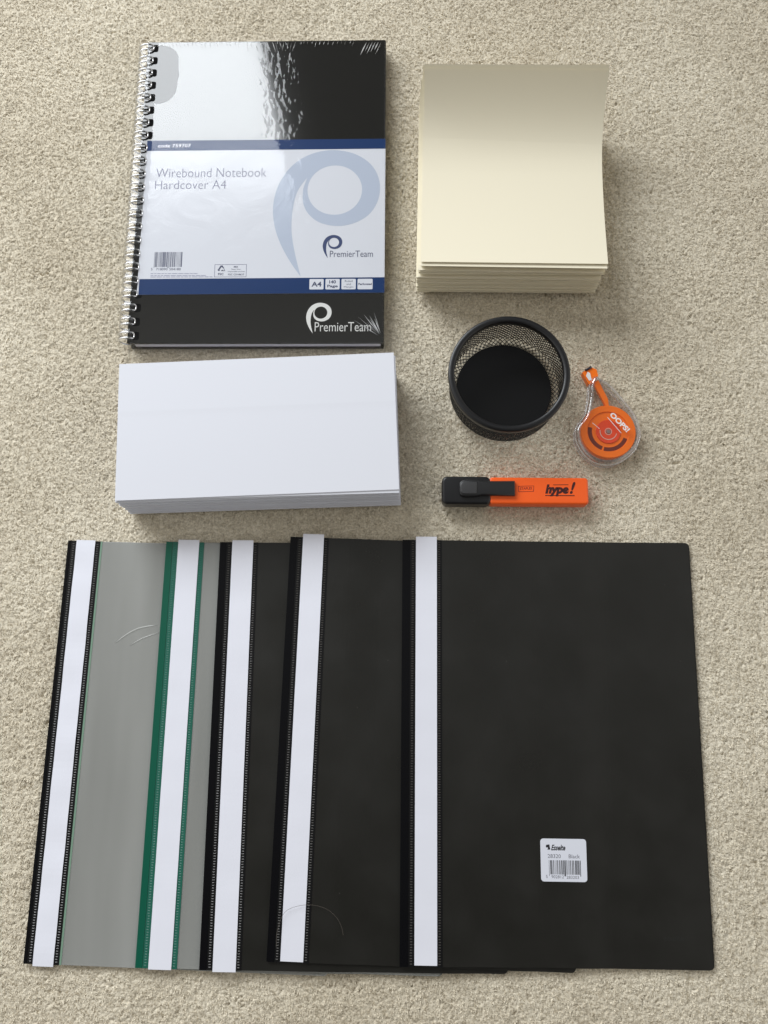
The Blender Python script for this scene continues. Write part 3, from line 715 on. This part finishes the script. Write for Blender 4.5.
for x0, x1, lines in ((150.0, 161.9, ['A4']), (163.4, 175.3, ['140', 'Page']), (176.8, 188.8, ['Ruled', 'and', 'Margin']), (190.2, 202.8, ['Perforated'])):
    mb = MB(); mb.flat(rrect(x0, 47.4, x1, 56.8, 0.8, 3), z2); bx = mb.build('white_box', BAND, bd)
    hh = {1: 4.4, 2: 3.0, 3: 1.7}[len(lines)] if lines[0] != 'Perforated' else 1.9; nl = len(lines)
    for q, s in enumerate(lines):
        wd = {'A4': 8.4, '140': 5.6, 'Page': 8.8, 'Ruled': 6.4, 'and': 3.6, 'Margin': 7.8, 'Perforated': 11.2}[s]
        yc = 52.1 + ((nl - 1) / 2 - q) * 8.2 / nl
        text('printed_text', s, TXTN, bx, (x0 + x1) / 2 - wd / 2, yc - hh / 2, z3, wd, hh, bold=0.03 if nl < 3 else 0.0)
barcode('barcode', 18.3, 68.3, 42.4, 81.9, z2, TXTN, bd, 8, 1.0)
text('printed_text', '5', TXTN, bd, 16.0, 65.2, z2, None, 2.2)
text('printed_text', '718090', TXTN, bd, 20.4, 65.2, z2, 9.6, 2.2)
text('printed_text', '504180', TXTN, bd, 31.6, 65.2, z2, 9.6, 2.2)
mb = MB(); rr = random.Random(4)
for yy, x1_ in ((62.0, 53), (60.2, 60), (58.9, 67)):
    x = 16.0
    while x < x1_:
        wd = rr.uniform(1.5, 5); mb.flat([(x, yy), (x + wd, yy), (x + wd, yy + .55), (x, yy + .55)], z2); x += wd + .7
mb.build('small_print', mat('pale_ink', lin((150, 152, 176)), 0.6), bd)
fo = [(69.8, 58.9), (96.8, 58.9), (96.8, 70.4), (69.8, 70.4)]; fi = [(70.1, 59.2), (96.5, 59.2), (96.5, 70.1), (70.1, 70.1)]
mb = MB(); mb.flat(fo, z2, [fi]); fr = mb.build('certificate_frame', TXT, bd)
tree = [(72.3, 65.4), (73.2, 64.3), (74.6, 65.0), (73.8, 65.2), (75.6, 68.2), (77.2, 66.8), (77.8, 67.2), (76.4, 69.4), (74.8, 69.4), (72.9, 66.0)]
mb = MB(); mb.flat(tree, z2 + .02); mb.tube([(77.4, 66.9, z2), (78.6, 64.8, z2), (75.6, 64.6, z2)], 0.25, 4); mb.tube([(75.6, 64.6, z2), (76.6, 65.4, z2)], 0.25, 4); mb.build('tree_mark', TXTN, bd)
text('printed_text', 'FSC', TXTN, bd, 73.0, 60.6, z2, 4.6, 2.0, bold=0.02)
text('printed_text', 'MIX', TXTN, bd, 86.0, 67.4, z2, 3.6, 1.5, bold=0.02)
text('printed_text', 'Paper from', TXTN, bd, 84.0, 65.2, z2, 8.0, 1.3)
text('printed_text', 'responsible sources', TXTN, bd, 81.0, 63.1, z2, 14.4, 1.4)
text('printed_text', 'FSC C018637', TXTN, bd, 81.4, 60.4, z2, 13.6, 1.6, bold=0.01)
# the film: a thin sheet over everything, falling down at the edges
xs = np.concatenate([np.linspace(-10.2, -4, 6), np.linspace(-3, 14, 20), np.linspace(15.5, 84, 40), np.arange(84.8, 150, 0.75), np.linspace(151.5, W - 3, 36), np.linspace(W - 2, W + 1.2, 6)])
ys = np.concatenate([np.linspace(-1.6, 3, 6), np.linspace(4.5, 180, 100), np.arange(181, H - 4, 0.9), np.linspace(H - 3, H + 1.4, 7)])
X, Y = np.meshgrid(xs, ys, indexing='xy')
Zf = np.full(X.shape, 13.75)
# over the wire loops: rides on each coil
ph = np.cos((Y - 6.7) / pitch * 2 * np.pi)
bump_ = np.exp(-((X - 1.0) / 5.5) ** 2)
Zf += bump_ * (2.35 + 0.45 * ph)
edge = lambda d, s: np.clip(1 - d / s, 0, 1)
for d in (X + 10.2,): Zf -= 9.0 * edge(d, 4.5) ** 1.6
for d in (W + 1.2 - X, Y + 1.6, H + 1.4 - Y): Zf -= 10.5 * edge(d, 1.8) ** 1.5
# slack wrinkles running down the page right of centre, and short puckers along the top edge
u = X - 118 - 6 * (vnoise(Y / 23, Y / 50, 31) - .5)
Zf += 0.10 * np.exp(-(u / 15) ** 2) * (vnoise(X / 2.6 + Y * .05, Y / 9, 32) - .5) * np.clip((Y - 185) / 10, 0, 1)
Zf += 0.075 * np.exp(-((X - 124) / 17) ** 2) * (vnoise(X / 1.25 + Y * .08, Y / 2.6, 36) - .5) * np.clip((Y - 186) / 6, 0, 1)
Zf += 0.05 * np.exp(-((X - 140) / 22) ** 2) * (vnoise(X / 2.2, Y / 3.0, 37) - .5) * np.clip((Y - 186) / 6, 0, 1)
Zf += 0.10 * np.exp(-((X - 150) / 45) ** 2) * (vnoise(X / 9, Y / 14, 33) - .5)
Zf += 0.35 * (vnoise(X / 70, Y / 70, 34) - .5)
# the film bridges from the coils to the board in the upper corner
el = ((X - 13) / 19) ** 2 + ((Y - 253) / 28.5) ** 2
msk = np.clip((1 - el) / 0.14, 0, 1) * np.clip((X - 0) / 3, 0, 1)
Zf = Zf * (1 - msk) + (18.0 - 0.15 * X) * msk
nx_, ny_ = len(xs), len(ys); idx = np.arange(nx_ * ny_).reshape(ny_, nx_)
F = np.stack([idx[:-1, :-1], idx[:-1, 1:], idx[1:, 1:], idx[1:, :-1]], -1).reshape(-1, 4)
link('shrink_wrap', np.stack([X, Y, Zf], -1).reshape(-1, 3).tolist(), [tuple(q) for q in F.tolist()], FILM, nb, True)
rr = random.Random(12)
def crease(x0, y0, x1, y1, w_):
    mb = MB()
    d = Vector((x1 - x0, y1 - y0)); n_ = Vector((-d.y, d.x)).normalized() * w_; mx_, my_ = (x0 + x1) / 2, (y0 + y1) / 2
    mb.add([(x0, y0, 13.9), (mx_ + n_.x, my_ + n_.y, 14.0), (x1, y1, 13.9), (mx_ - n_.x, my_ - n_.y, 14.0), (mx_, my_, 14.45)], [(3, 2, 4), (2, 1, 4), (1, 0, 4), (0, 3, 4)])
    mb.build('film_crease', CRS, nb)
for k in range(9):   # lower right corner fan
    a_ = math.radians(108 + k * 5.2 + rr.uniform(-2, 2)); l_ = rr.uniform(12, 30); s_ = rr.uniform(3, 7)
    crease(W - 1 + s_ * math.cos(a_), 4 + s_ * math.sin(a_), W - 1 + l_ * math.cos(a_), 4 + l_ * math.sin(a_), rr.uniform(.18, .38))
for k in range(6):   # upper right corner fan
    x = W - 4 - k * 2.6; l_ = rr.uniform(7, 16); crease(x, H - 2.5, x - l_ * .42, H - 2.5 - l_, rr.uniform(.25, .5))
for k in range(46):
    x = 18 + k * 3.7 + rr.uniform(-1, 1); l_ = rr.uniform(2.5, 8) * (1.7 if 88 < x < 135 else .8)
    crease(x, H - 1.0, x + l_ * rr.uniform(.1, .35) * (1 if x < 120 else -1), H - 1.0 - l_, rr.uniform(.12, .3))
